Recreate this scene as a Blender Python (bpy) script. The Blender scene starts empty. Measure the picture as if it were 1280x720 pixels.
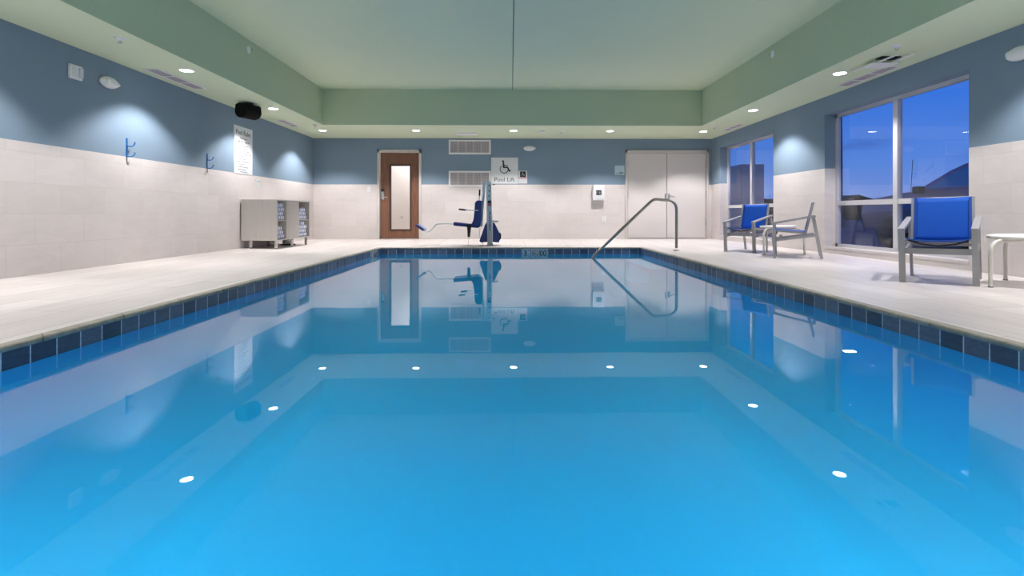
import bpy, bmesh, math, random
from mathutils import Vector, Matrix
R = math.radians
random.seed(7)
scn = bpy.context.scene
COL = scn.collection

# ------------------------------------------------------------------ constants of the place (metres)
XL, XR, YB, YN = -4.86, 5.02, 13.1, -1.8      # room walls
SOF, CEI = 2.485, 3.235                       # soffit and tray ceiling heights
TIL = 1.345                                   # top of the wall tile
PX0, PX1, PY0, PY1 = -2.6, 2.63, 0.6, 10.6    # pool edge
COP, WAT, BOT = -0.055, -0.174, -1.15         # coping top, water level, pool floor
TX0, TX1, TY0, TY1 = -3.93, 4.05, 0.3, 11.13  # ceiling tray
GRD = -0.12                                   # car park level

def deck_z(x, y):
    t = max((x-PX1)/(XR-PX1), (PX0-x)/(PX0-XL), (y-PY1)/(YB-PY1), (PY0-y)/(PY0-YN))
    return COP*(1-min(max(t, 0), 1))

# ------------------------------------------------------------------ materials
def srgb(r, g, b):
    f = lambda c: (c/255/12.92) if c/255 <= .04045 else ((c/255+.055)/1.055)**2.4
    return (f(r), f(g), f(b), 1)

class NT:
    def __init__(s, name):
        s.m = bpy.data.materials.new(name); s.m.use_nodes = True
        s.t = s.m.node_tree; s.t.nodes.clear()
        s.out = s.n('ShaderNodeOutputMaterial')
    def n(s, kind, **kw):
        nd = s.t.nodes.new(kind)
        for k, v in kw.items():
            if k in nd.inputs: nd.inputs[k].default_value = v
            else: setattr(nd, k, v)
        return nd
    def l(s, a, b): s.t.links.new(a, b)

def plain(name, col, rough=.5, metal=0., noise=.04, scale=12., bump=.0, bscale=60., spec=.5):
    T = NT(name)
    b = T.n('ShaderNodeBsdfPrincipled', Roughness=rough, Metallic=metal)
    b.inputs['Specular IOR Level'].default_value = spec
    tc = T.n('ShaderNodeTexCoord')
    nz = T.n('ShaderNodeTexNoise', Scale=scale, Detail=4.)
    T.l(tc.outputs['Object'], nz.inputs['Vector'])
    mr = T.n('ShaderNodeMapRange'); mr.inputs[3].default_value = 1-noise; mr.inputs[4].default_value = 1+noise
    T.l(nz.outputs['Fac'], mr.inputs[0])
    mx = T.n('ShaderNodeVectorMath', operation='SCALE'); mx.inputs[0].default_value = col[:3]
    T.l(mr.outputs[0], mx.inputs['Scale'])
    T.l(mx.outputs[0], b.inputs['Base Color'])
    if bump:
        n2 = T.n('ShaderNodeTexNoise', Scale=bscale, Detail=3.)
        T.l(tc.outputs['Object'], n2.inputs['Vector'])
        bp = T.n('ShaderNodeBump', Strength=bump, Distance=.01)
        T.l(n2.outputs['Fac'], bp.inputs['Height']); T.l(bp.outputs[0], b.inputs['Normal'])
    T.l(b.outputs[0], T.out.inputs[0])
    return T.m

def emissive(name, col, strength):
    T = NT(name)
    e = T.n('ShaderNodeEmission', Color=col, Strength=strength)
    T.l(e.outputs[0], T.out.inputs[0]); return T.m

def uv_wall(T, su=1., sv=1., ou=0., ov=0.):
    """u = x + y along any axis-aligned wall, v = z"""
    tc = T.n('ShaderNodeTexCoord'); sp = T.n('ShaderNodeSeparateXYZ')
    T.l(tc.outputs['Object'], sp.inputs[0])
    ad = T.n('ShaderNodeMath', operation='ADD'); T.l(sp.outputs[0], ad.inputs[0]); T.l(sp.outputs[1], ad.inputs[1])
    a2 = T.n('ShaderNodeMath', operation='ADD'); T.l(ad.outputs[0], a2.inputs[0]); a2.inputs[1].default_value = ou
    a3 = T.n('ShaderNodeMath', operation='ADD'); T.l(sp.outputs[2], a3.inputs[0]); a3.inputs[1].default_value = ov
    cb = T.n('ShaderNodeCombineXYZ'); T.l(a2.outputs[0], cb.inputs[0]); T.l(a3.outputs[0], cb.inputs[1])
    return tc, sp, cb

def mat_wall_tile():
    T = NT('wall_tile')
    tc, sp, cb = uv_wall(T, ov=.155*0+.0)
    br = T.n('ShaderNodeTexBrick', Scale=1.)
    br.inputs['Color1'].default_value = srgb(208, 200, 199); br.inputs['Color2'].default_value = srgb(202, 194, 192)
    br.inputs['Mortar'].default_value = srgb(192, 184, 182)
    br.inputs['Mortar Size'].default_value = .0025; br.inputs['Mortar Smooth'].default_value = .3
    br.inputs['Brick Width'].default_value = .62; br.inputs['Row Height'].default_value = .311
    br.offset = .5
    T.l(cb.outputs[0], br.inputs['Vector'])
    mp = T.n('ShaderNodeMapping'); mp.inputs['Scale'].default_value = (1.2, 1.2, 4)
    T.l(tc.outputs['Object'], mp.inputs[0])
    nz = T.n('ShaderNodeTexNoise', Scale=2.2, Detail=6., Roughness=.62, Distortion=1.2); T.l(mp.outputs[0], nz.inputs['Vector'])
    mr = T.n('ShaderNodeMapRange'); mr.inputs[1].default_value = .3; mr.inputs[2].default_value = .7
    mr.inputs[3].default_value = .955; mr.inputs[4].default_value = 1.035; T.l(nz.outputs['Fac'], mr.inputs[0])
    sc = T.n('ShaderNodeVectorMath', operation='SCALE'); T.l(br.outputs['Color'], sc.inputs[0]); T.l(mr.outputs[0], sc.inputs['Scale'])
    b = T.n('ShaderNodeBsdfPrincipled', Roughness=.5); b.inputs['Specular IOR Level'].default_value = .3
    T.l(sc.outputs[0], b.inputs['Base Color'])
    bp = T.n('ShaderNodeBump', Strength=.25, Distance=.003, invert=True); T.l(br.outputs['Fac'], bp.inputs['Height'])
    T.l(bp.outputs[0], b.inputs['Normal']); T.l(b.outputs[0], T.out.inputs[0]); return T.m

def mat_deck():
    T = NT('deck_stone')
    tc = T.n('ShaderNodeTexCoord')
    rot = T.n('ShaderNodeMapping'); rot.inputs['Rotation'].default_value = (0, 0, R(90)); T.l(tc.outputs['Object'], rot.inputs[0])
    br = T.n('ShaderNodeTexBrick', Scale=1.); br.offset = .35
    br.inputs['Color1'].default_value = srgb(212, 204, 202); br.inputs['Color2'].default_value = srgb(200, 191, 188)
    br.inputs['Mortar'].default_value = srgb(160, 151, 147); br.inputs['Mortar Size'].default_value = .003
    br.inputs['Brick Width'].default_value = 1.22; br.inputs['Row Height'].default_value = .305
    T.l(rot.outputs[0], br.inputs['Vector'])
    mp = T.n('ShaderNodeMapping'); mp.inputs['Scale'].default_value = (9, .8, 1); T.l(tc.outputs['Object'], mp.inputs[0])
    nz = T.n('ShaderNodeTexNoise', Scale=1.8, Detail=7., Roughness=.65, Distortion=.6); T.l(mp.outputs[0], nz.inputs['Vector'])
    mr = T.n('ShaderNodeMapRange'); mr.inputs[1].default_value = .3; mr.inputs[2].default_value = .7
    mr.inputs[3].default_value = .9; mr.inputs[4].default_value = 1.06; T.l(nz.outputs['Fac'], mr.inputs[0])
    sc = T.n('ShaderNodeVectorMath', operation='SCALE'); T.l(br.outputs['Color'], sc.inputs[0]); T.l(mr.outputs[0], sc.inputs['Scale'])
    b = T.n('ShaderNodeBsdfPrincipled', Roughness=.38); b.inputs['Specular IOR Level'].default_value = .35
    T.l(sc.outputs[0], b.inputs['Base Color'])
    bp = T.n('ShaderNodeBump', Strength=.12, Distance=.004); T.l(nz.outputs['Fac'], bp.inputs['Height'])
    T.l(bp.outputs[0], b.inputs['Normal']); T.l(b.outputs[0], T.out.inputs[0]); return T.m

def mat_coping():
    T = NT('coping_stone')
    tc, sp, cb = uv_wall(T)
    br = T.n('ShaderNodeTexBrick', Scale=1.); br.offset = 0
    br.inputs['Color1'].default_value = srgb(164, 157, 146); br.inputs['Color2'].default_value = srgb(150, 144, 135)
    br.inputs['Mortar'].default_value = srgb(96, 92, 86); br.inputs['Mortar Size'].default_value = .004
    br.inputs['Brick Width'].default_value = .61; br.inputs['Row Height'].default_value = 4.
    mpb = T.n('ShaderNodeVectorMath', operation='ADD'); mpb.inputs[1].default_value = (.23, 2., 0)
    T.l(cb.outputs[0], mpb.inputs[0]); T.l(mpb.outputs[0], br.inputs['Vector'])
    nz = T.n('ShaderNodeTexNoise', Scale=14., Detail=8., Roughness=.7); T.l(tc.outputs['Object'], nz.inputs['Vector'])
    mr = T.n('ShaderNodeMapRange'); mr.inputs[1].default_value = .3; mr.inputs[2].default_value = .62
    mr.inputs[3].default_value = .62; mr.inputs[4].default_value = 1.06; T.l(nz.outputs['Fac'], mr.inputs[0])
    sc = T.n('ShaderNodeVectorMath', operation='SCALE'); T.l(br.outputs['Color'], sc.inputs[0]); T.l(mr.outputs[0], sc.inputs['Scale'])
    b = T.n('ShaderNodeBsdfPrincipled', Roughness=.6); b.inputs['Specular IOR Level'].default_value = .3
    T.l(sc.outputs[0], b.inputs['Base Color']); T.l(b.outputs[0], T.out.inputs[0]); return T.m

def mat_waterline():
    T = NT('waterline_tile')
    tc, sp, cb = uv_wall(T, ou=.03, ov=.25)
    br = T.n('ShaderNodeTexBrick', Scale=1.); br.offset = 0
    br.inputs['Color1'].default_value = srgb(52, 62, 88); br.inputs['Color2'].default_value = srgb(98, 108, 130)
    br.inputs['Mortar'].default_value = srgb(190, 205, 220); br.inputs['Mortar Size'].default_value = .0042
    br.inputs['Mortar Smooth'].default_value = .1
    br.inputs['Brick Width'].default_value = .167; br.inputs['Row Height'].default_value = .5
    T.l(cb.outputs[0], br.inputs['Vector'])
    mp = T.n('ShaderNodeMapping'); mp.inputs['Scale'].default_value = (1, 1, 4); T.l(tc.outputs['Object'], mp.inputs[0])
    nz = T.n('ShaderNodeTexNoise', Scale=12., Detail=7., Roughness=.7, Distortion=1.); T.l(mp.outputs[0], nz.inputs['Vector'])
    mr = T.n('ShaderNodeMapRange'); mr.inputs[1].default_value = .3; mr.inputs[2].default_value = .7
    mr.inputs[3].default_value = .7; mr.inputs[4].default_value = 1.25; T.l(nz.outputs['Fac'], mr.inputs[0])
    sc = T.n('ShaderNodeVectorMath', operation='SCALE'); T.l(br.outputs['Color'], sc.inputs[0]); T.l(mr.outputs[0], sc.inputs['Scale'])
    b = T.n('ShaderNodeBsdfPrincipled', Roughness=.35); T.l(sc.outputs[0], b.inputs['Base Color']); T.l(b.outputs[0], T.out.inputs[0]); return T.m

def mat_wood():
    T = NT('door_walnut')
    tc = T.n('ShaderNodeTexCoord'); mp = T.n('ShaderNodeMapping'); mp.inputs['Scale'].default_value = (22, 22, 1.1)
    T.l(tc.outputs['Object'], mp.inputs[0])
    nz = T.n('ShaderNodeTexNoise', Scale=2.2, Detail=7., Roughness=.6, Distortion=.4); T.l(mp.outputs[0], nz.inputs['Vector'])
    cr = T.n('ShaderNodeValToRGB'); cr.color_ramp.elements[0].position = .3; cr.color_ramp.elements[1].position = .72
    cr.color_ramp.elements[0].color = srgb(92, 58, 42); cr.color_ramp.elements[1].color = srgb(140, 96, 74)
    T.l(nz.outputs['Fac'], cr.inputs[0])
    b = T.n('ShaderNodeBsdfPrincipled', Roughness=.45); T.l(cr.outputs[0], b.inputs['Base Color']); T.l(b.outputs[0], T.out.inputs[0]); return T.m

def mat_laminate():
    T = NT('cabinet_laminate')
    tc = T.n('ShaderNodeTexCoord'); mp = T.n('ShaderNodeMapping'); mp.inputs['Scale'].default_value = (40, 40, .8)
    T.l(tc.outputs['Object'], mp.inputs[0])
    nz = T.n('ShaderNodeTexNoise', Scale=2., Detail=5.); T.l(mp.outputs[0], nz.inputs['Vector'])
    cr = T.n('ShaderNodeValToRGB'); cr.color_ramp.elements[0].position = .35; cr.color_ramp.elements[1].position = .7
    cr.color_ramp.elements[0].color = srgb(182, 176, 172); cr.color_ramp.elements[1].color = srgb(192, 186, 182)
    T.l(nz.outputs['Fac'], cr.inputs[0])
    b = T.n('ShaderNodeBsdfPrincipled', Roughness=.5); T.l(cr.outputs[0], b.inputs['Base Color']); T.l(b.outputs[0], T.out.inputs[0]); return T.m

def schlick(T, f0, normal=None):
    """reflectance from the angle of view, the same from both faces of a sheet"""
    g = T.n('ShaderNodeNewGeometry'); d = T.n('ShaderNodeVectorMath', operation='DOT_PRODUCT')
    T.l(g.outputs['Incoming'], d.inputs[0]); T.l(normal or g.outputs['Normal'], d.inputs[1])
    a = T.n('ShaderNodeMath', operation='ABSOLUTE'); T.l(d.outputs['Value'], a.inputs[0])
    o = T.n('ShaderNodeMath', operation='SUBTRACT', use_clamp=True); o.inputs[0].default_value = 1; T.l(a.outputs[0], o.inputs[1])
    p = T.n('ShaderNodeMath', operation='POWER'); T.l(o.outputs[0], p.inputs[0]); p.inputs[1].default_value = 5
    m = T.n('ShaderNodeMath', operation='MULTIPLY_ADD'); T.l(p.outputs[0], m.inputs[0]); m.inputs[1].default_value = 1-f0; m.inputs[2].default_value = f0
    return m

def mat_glass(name, ior=1.45, tint=(.97, .98, 1, 1)):
    T = NT(name)
    fr = schlick(T, ((ior-1)/(ior+1))**2); tr = T.n('ShaderNodeBsdfTransparent', Color=tint)
    gl = T.n('ShaderNodeBsdfGlossy', Roughness=.005); mx = T.n('ShaderNodeMixShader')
    T.l(fr.outputs[0], mx.inputs[0]); T.l(tr.outputs[0], mx.inputs[1]); T.l(gl.outputs[0], mx.inputs[2])
    T.l(mx.outputs[0], T.out.inputs[0]); return T.m

def mat_water():
    T = NT('pool_water')
    tc = T.n('ShaderNodeTexCoord')
    nz = T.n('ShaderNodeTexNoise', Scale=1.6, Detail=2.); T.l(tc.outputs['Object'], nz.inputs['Vector'])
    bp = T.n('ShaderNodeBump', Strength=.02, Distance=.02); T.l(nz.outputs['Fac'], bp.inputs['Height'])
    fr = schlick(T, .02)
    tr = T.n('ShaderNodeBsdfTransparent', Color=(.93, .985, 1, 1))
    gl = T.n('ShaderNodeBsdfGlossy', Roughness=.006); T.l(bp.outputs[0], gl.inputs['Normal'])
    mx = T.n('ShaderNodeMixShader')
    T.l(fr.outputs[0], mx.inputs[0]); T.l(tr.outputs[0], mx.inputs[1]); T.l(gl.outputs[0], mx.inputs[2])
    T.l(mx.outputs[0], T.out.inputs[0])
    ab = T.n('ShaderNodeVolumeAbsorption', Color=(.02, .87, .985, 1), Density=.8)
    sc = T.n('ShaderNodeVolumeScatter', Color=(.12, .72, 1, 1), Density=.5)
    ad = T.n('ShaderNodeAddShader'); T.l(ab.outputs[0], ad.inputs[0]); T.l(sc.outputs[0], ad.inputs[1]); T.l(ad.outputs[0], T.out.inputs[1])
    return T.m

def mat_towel():
    T = NT('striped_towel')
    tc = T.n('ShaderNodeTexCoord')
    wv = T.n('ShaderNodeTexWave', Scale=9., Distortion=.6); wv.wave_type = 'RINGS'; wv.rings_direction = 'X'
    wv.inputs['Detail Scale'].default_value = 1.5
    T.l(tc.outputs['Object'], wv.inputs['Vector'])
    cr = T.n('ShaderNodeValToRGB'); cr.color_ramp.elements[0].position = .12; cr.color_ramp.elements[1].position = .26
    cr.color_ramp.elements[0].color = srgb(84, 106, 175); cr.color_ramp.elements[1].color = srgb(232, 234, 242)
    T.l(wv.outputs['Fac'], cr.inputs[0])
    b = T.n('ShaderNodeBsdfPrincipled', Roughness=.9); T.l(cr.outputs[0], b.inputs['Base Color']); T.l(b.outputs[0], T.out.inputs[0]); return T.m

def mat_grille(name, c1, c2, pitch, ax):
    """fine louvre / mesh of an air grille"""
    T = NT(name)
    tc = T.n('ShaderNodeTexCoord'); sp = T.n('ShaderNodeSeparateXYZ'); T.l(tc.outputs['Object'], sp.inputs[0])
    def saw(i):
        m = T.n('ShaderNodeMath', operation='MULTIPLY'); T.l(sp.outputs[i], m.inputs[0]); m.inputs[1].default_value = 1/pitch
        f = T.n('ShaderNodeMath', operation='FRACT'); T.l(m.outputs[0], f.inputs[0])
        g = T.n('ShaderNodeMath', operation='GREATER_THAN'); T.l(f.outputs[0], g.inputs[0]); g.inputs[1].default_value = .38
        return g
    a, b_ = saw(ax[0]), saw(ax[1])
    mu = T.n('ShaderNodeMath', operation='MULTIPLY'); T.l(a.outputs[0], mu.inputs[0]); T.l(b_.outputs[0], mu.inputs[1])
    mx = T.n('ShaderNodeMix', data_type='RGBA'); mx.inputs[6].default_value = c1; mx.inputs[7].default_value = c2
    T.l(mu.outputs[0], mx.inputs[0])
    b = T.n('ShaderNodeBsdfPrincipled', Roughness=.5); T.l(mx.outputs[2], b.inputs['Base Color']); T.l(b.outputs[0], T.out.inputs[0]); return T.m

M = {}
M['blue_paint'] = plain('blue_wall_paint', srgb(120, 139, 157), .75, noise=.02, scale=3, bump=.06, bscale=90, spec=.25)
M['green_paint'] = plain('pale_green_paint', srgb(202, 213, 184), .85, noise=.015, scale=3, bump=.08, bscale=80, spec=.2)
M['fascia_shaded'] = plain('pale_green_shaded', srgb(182, 196, 168), .85, noise=.015, scale=3, bump=.08, bscale=80, spec=.2)  # the pale green darkened; the fascia's weaker light is in the colour
M['wall_tile'] = mat_wall_tile(); M['deck'] = mat_deck(); M['coping'] = mat_coping(); M['waterline'] = mat_waterline()
M['plaster'] = plain('blue_pool_plaster', (.03, .44, .88, 1), .8, noise=.015, scale=2, spec=.0)
M['water'] = mat_water()
M['water_side'] = (lambda T: (T.l(T.n('ShaderNodeBsdfTransparent', Color=(.97, .99, 1, 1)).outputs[0], T.out.inputs[0]), T.m)[1])(NT('water_edge'))
M['glass'] = mat_glass('window_glass', 1.5); M['door_glass'] = mat_glass('door_glass', 1.3)
M['white'] = plain('white_plastic', srgb(222, 222, 222), .4, noise=.01)
M['sign_white'] = plain('white_sign', srgb(206, 208, 212), .35, noise=.01)
M['black'] = plain('black_print', srgb(22, 22, 24), .5, noise=.02)
M['grey_print'] = plain('grey_print', srgb(84, 86, 92), .5, noise=.02)
M['red'] = plain('red_print', srgb(190, 40, 45), .5, noise=.02)
M['frame_grey'] = plain('door_frame_paint', srgb(196, 190, 186), .5, noise=.01)
M['door_paint'] = plain('double_door_paint', srgb(206, 199, 197), .45, noise=.01)
M['alu'] = plain('window_aluminium', srgb(192, 190, 194), .4, metal=.0, noise=.02)
M['steel'] = plain('satin_steel', srgb(158, 152, 146), .4, metal=1., noise=.03)
M['chrome'] = plain('brushed_chrome', srgb(200, 200, 200), .2, metal=1., noise=.02)
M['wood'] = mat_wood(); M['laminate'] = mat_laminate()
M['dark_inside'] = plain('cabinet_inside', srgb(160, 156, 154), .6, noise=.02)
M['chair_grey'] = plain('powder_coated_grey', srgb(160, 159, 162), .42, metal=.35, noise=.02)
M['sling'] = plain('blue_sling_fabric', srgb(12, 82, 184), .6, noise=.06, scale=60, bump=.15, bscale=400, spec=.3)
M['sling_edge'] = plain('blue_sling_hem', srgb(10, 66, 156), .65, noise=.06, scale=60)
M['table_white'] = plain('white_table_top', srgb(226, 224, 220), .35, noise=.01)
M['table_leg'] = plain('cream_table_leg', srgb(206, 202, 196), .35, noise=.02)
M['towel'] = mat_towel()
M['grille_y'] = mat_grille('grille_mesh', srgb(182, 174, 176), srgb(112, 106, 110), .028, (0, 2))
M['grille_z'] = mat_grille('grille_slots', srgb(176, 166, 172), srgb(128, 118, 126), .022, (0, 1))
M['lens'] = emissive('downlight_lens', (1, .97, .93, 1), 16.)
M['speaker'] = plain('black_speaker', srgb(20, 19, 19), .9, noise=.05, bump=.2, bscale=150, spec=.15)
M['lift_grey'] = plain('lift_painted_metal', srgb(212, 216, 220), .4, metal=.0, noise=.02)
M['lift_navy'] = plain('lift_navy_plastic', srgb(36, 52, 122), .45, noise=.03)
M['lift_black'] = plain('lift_black_rubber', srgb(26, 24, 26), .6, noise=.03)
M['blue_hook'] = plain('blue_hook_metal', srgb(28, 104, 176), .35, noise=.02)
M['asphalt'] = plain('asphalt', srgb(52, 52, 56), .9, noise=.12, scale=8)
M['building'] = plain('brown_render', srgb(186, 168, 160), .9, noise=.06, scale=3)
M['car_paint'] = plain('dark_car_paint', srgb(120, 116, 136), .3, metal=.2, noise=.02)
M['car_glass'] = plain('car_window', srgb(96, 160, 176), .12, noise=.0)
M['car_black'] = plain('car_trim', srgb(18, 18, 20), .5, noise=.03)
M['pole'] = plain('dark_pole', srgb(36, 40, 52), .5, noise=.03)
M['street_lens'] = emissive('street_lamp_lens', (.85, .93, 1, 1), 60.)
M['leaf'] = plain('dark_leaves', srgb(40, 58, 40), .9, noise=.2, scale=20)
M['step_nose'] = plain('step_nosing', (.015, .28, .66, 1), .6, noise=.05)
M['hall_paint'] = plain('hall_paint', srgb(232, 226, 220), .8, noise=.01)
M['joint'] = plain('control_joint', srgb(120, 130, 116), .9, noise=.02)
M['clear_lens'] = plain('strobe_lens', srgb(200, 205, 212), .1, noise=.0)
M['dark_gap'] = plain('dark_gap', srgb(26, 24, 24), .9, noise=.02)
M['towel_label'] = plain('pictogram_blue', srgb(120, 130, 150), .6, noise=.02)

# ------------------------------------------------------------------ mesh builder
class MB:
    def __init__(s): s.v = []; s.f = []; s.mi = []; s.sm = []
    def add(s, vs, fs, mi=0, sm=False):
        o = len(s.v); s.v += [tuple(p) for p in vs]
        for f in fs: s.f.append([o+i for i in f]); s.mi.append(mi); s.sm.append(sm)
        return s
    def box(s, a, b, mi=0, bev=0.):
        x0, x1 = sorted((a[0], b[0])); y0, y1 = sorted((a[1], b[1])); z0, z1 = sorted((a[2], b[2]))
        if bev > 0:
            bm = bmesh.new(); bmesh.ops.create_cube(bm, size=1)
            for v in bm.verts: v.co = Vector(((x0+x1)/2+v.co.x*(x1-x0), (y0+y1)/2+v.co.y*(y1-y0), (z0+z1)/2+v.co.z*(z1-z0)))
            bmesh.ops.bevel(bm, geom=list(bm.edges), offset=bev, segments=2, profile=.5, affect='EDGES')
            bm.verts.index_update()
            s.add([v.co[:] for v in bm.verts], [[v.index for v in f.verts] for f in bm.faces], mi); bm.free(); return s
        v = [(x0,y0,z0),(x1,y0,z0),(x1,y1,z0),(x0,y1,z0),(x0,y0,z1),(x1,y0,z1),(x1,y1,z1),(x0,y1,z1)]
        return s.add(v, [(0,3,2,1),(4,5,6,7),(0,1,5,4),(1,2,6,5),(2,3,7,6),(3,0,4,7)], mi)
    def bar(s, p, q, w, d, mi=0, up=(0,0,1)):
        """rectangular bar p->q, width w along side, depth d along the third axis"""
        p, q = Vector(p), Vector(q); t = (q-p).normalized(); u = Vector(up)
        if abs(t.dot(u)) > .98: u = Vector((0, 1, 0))
        a = t.cross(u).normalized(); b = a.cross(t).normalized()
        vs = [c + a*i*w/2 + b*j*d/2 for c in (p, q) for i, j in ((-1,-1),(1,-1),(1,1),(-1,1))]
        return s.add(vs, [(3,2,1,0),(4,5,6,7),(0,1,5,4),(1,2,6,5),(2,3,7,6),(3,0,4,7)], mi)
    def tube(s, pts, r, n=12, mi=0, cap=True):
        pts = [Vector(p) for p in pts]; rr = r if isinstance(r, (list, tuple)) else [r]*len(pts)
        prev = None; rings = []
        for i, p in enumerate(pts):
            t = (pts[min(i+1, len(pts)-1)] - pts[max(i-1, 0)]).normalized()
            if prev is None:
                u = Vector((0,0,1)) if abs(t.z) < .9 else Vector((0,1,0)); a = t.cross(u).normalized()
            else:
                a = (prev - t*prev.dot(t)).normalized()
            prev = a; b = t.cross(a)
            rings.append([p + (a*math.cos(2*math.pi*k/n)+b*math.sin(2*math.pi*k/n))*rr[i] for k in range(n)])
        vs = [v for r_ in rings for v in r_]; fs = []
        for i in range(len(pts)-1):
            for k in range(n):
                fs.append((i*n+k, i*n+(k+1)%n, (i+1)*n+(k+1)%n, (i+1)*n+k))
        s.add(vs, fs, mi, True)
        if cap:
            s.add(rings[0], [list(range(n))[::-1]], mi); s.add(rings[-1], [list(range(n))], mi)
        return s
    def lathe(s, prof, n=24, mi=0, org=(0,0,0), axis='Z', sx=1., sy=1., sm=True):
        o = Vector(org); vs = []; fs = []
        for r, h in prof:
            for k in range(n):
                c, d = r*math.cos(2*math.pi*k/n)*sx, r*math.sin(2*math.pi*k/n)*sy
                vs.append(o + Vector({'Z': (c,d,h), 'Y': (c,h,d), 'X': (h,c,d)}[axis]))
        for i in range(len(prof)-1):
            for k in range(n): fs.append((i*n+k, i*n+(k+1)%n, (i+1)*n+(k+1)%n, (i+1)*n+k))
        fs.append(list(range(n))[::-1]); fs.append([(len(prof)-1)*n+k for k in range(n)])
        return s.add(vs, fs, mi, sm)
    def prism(s, poly, fn, t0, t1, mi=0, sm=False):
        """poly of 2D points swept t0..t1; fn(u,v,t)->xyz"""
        n = len(poly)
        vs = [fn(u, v, t0) for u, v in poly] + [fn(u, v, t1) for u, v in poly]
        s.add(vs, [list(range(n))[::-1], [n+i for i in range(n)]], mi)
        return s.add(vs, [(i, (i+1) % n, n+(i+1) % n, n+i) for i in range(n)], mi, sm)
    def grid(s, fn, nu, nv, mi=0, sm=True):
        vs = [fn(i/nu, j/nv) for j in range(nv+1) for i in range(nu+1)]
        return s.add(vs, [(j*(nu+1)+i, j*(nu+1)+i+1, (j+1)*(nu+1)+i+1, (j+1)*(nu+1)+i) for j in range(nv) for i in range(nu)], mi, sm)
    def build(s, name, mats, parent=None, loc=(0,0,0), rot=(0,0,0), solid=0.):
        me = bpy.data.meshes.new(name); me.from_pydata(s.v, [], s.f)
        for m in (mats if isinstance(mats, (list, tuple)) else [mats]): me.materials.append(m)
        for p, mi, sm in zip(me.polygons, s.mi, s.sm): p.material_index = mi; p.use_smooth = sm
        bm = bmesh.new(); bm.from_mesh(me); bmesh.ops.recalc_face_normals(bm, faces=bm.faces[:]); bm.to_mesh(me); bm.free()
        me.update()
        o = bpy.data.objects.new(name, me); COL.objects.link(o)
        o.location = loc; o.rotation_euler = rot
        if parent: o.parent = parent
        if solid:
            md = o.modifiers.new('thick', 'SOLIDIFY'); md.thickness = solid; md.offset = 0
        return o

def tag(o, label, cat, group=None, kind=None):
    o['label'] = label; o['category'] = cat
    if group: o['group'] = group
    if kind: o['kind'] = kind
    return o
def thing(name, label, cat, loc=(0,0,0), rotz=0., group=None, rot=None):
    o = bpy.data.objects.new(name, None); COL.objects.link(o); o.empty_display_size = .05
    o.location = loc; o.rotation_euler = rot or (0, 0, rotz)
    return tag(o, label, cat, group)
def struct(name, mb, mats, label=None, cat=None):
    o = mb.build(name, mats); o['kind'] = 'structure'
    if label: o['label'] = label; o['category'] = cat
    return o
def dup(root, loc, rotz=None, label=None, group=None, rot=None):
    r = root.copy(); COL.objects.link(r); r.location = loc
    if rotz is not None: r.rotation_euler = (0, 0, rotz)
    if rot is not None: r.rotation_euler = rot
    if label: r['label'] = label
    if group: r['group'] = group
    for ch in list(root.children):
        c = ch.copy(); COL.objects.link(c); c.parent = r
        for g in list(ch.children):
            d = g.copy(); COL.objects.link(d); d.parent = c
    return r

def text_line(body, size, name, mat, parent, loc, **kw):
    """one mesh per word, centred on loc"""
    ws = []
    for wd_ in body.split():
        o = text_mesh(wd_, size, name, mat, parent, (0, 0, 0), align='LEFT', **kw)
        xs_ = [v.co.x for v in o.data.vertices]; ws.append((o, min(xs_), max(xs_)))
    gap = size*.42; tot = sum(b-a for _, a, b in ws)+gap*(len(ws)-1); x = -tot/2
    for o, a, b in ws:
        o.location = (loc[0]+x-a, loc[1], loc[2]); x += b-a+gap

def text_mesh(body, size, name, mat, parent, loc=(0,0,0), align='CENTER', depth=.0008, xs=1., bold=0.):
    """upright lettering in the local x-z plane facing -y"""
    cu = bpy.data.curves.new(name, 'FONT'); cu.body = body; cu.size = size; cu.align_x = align; cu.align_y = 'CENTER'
    cu.extrude = depth; cu.offset = bold; cu.resolution_u = 3
    ob = bpy.data.objects.new(name+'_tmp', cu); COL.objects.link(ob)
    bpy.context.view_layer.update()
    me = bpy.data.meshes.new_from_object(ob.evaluated_get(bpy.context.evaluated_depsgraph_get()))
    bpy.data.objects.remove(ob); bpy.data.curves.remove(cu)
    me.materials.clear(); me.materials.append(mat); me.name = name
    o = bpy.data.objects.new(name, me); COL.objects.link(o); o.parent = parent
    o.location = loc; o.rotation_euler = (R(90), 0, 0); o.scale = (xs, 1, 1)
    return o

ML, MR_, MBK = XL-.003, XR+.003, YB+.003     # wall-mounted things are let 3 mm into the wall
LEFT, RIGHT, BACK = R(90), R(-90), 0.
def arc(cx, cy, r, a0, a1, n): return [(cx+r*math.cos(R(a0+(a1-a0)*i/n)), cy+r*math.sin(R(a0+(a1-a0)*i/n))) for i in range(n+1)]

# ------------------------------------------------------------------ the setting
def wall(name, axis, face, thick, u0, u1, z1, openings, z0=-.1):
    """wall along u with rectangular openings (ua, ub, za, zb); face is the room side"""
    m = MB()
    us = sorted({u0, u1, *[o[0] for o in openings], *[o[1] for o in openings]})
    zs = sorted({z0, TIL, z1, *[o[2] for o in openings], *[o[3] for o in openings]})
    for a, b in zip(us, us[1:]):
        for c, d in zip(zs, zs[1:]):
            um, zm = (a+b)/2, (c+d)/2
            if any(o[0] < um < o[1] and o[2] < zm < o[3] for o in openings): continue
            mi = 1 if zm < TIL else 0
            if axis == 'x': m.box((face, a, c), (face+thick, b, d), mi)
            else: m.box((a, face, c), (b, face+thick, d), mi)
    return struct(name, m, [M['blue_paint'], M['wall_tile']])

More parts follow.
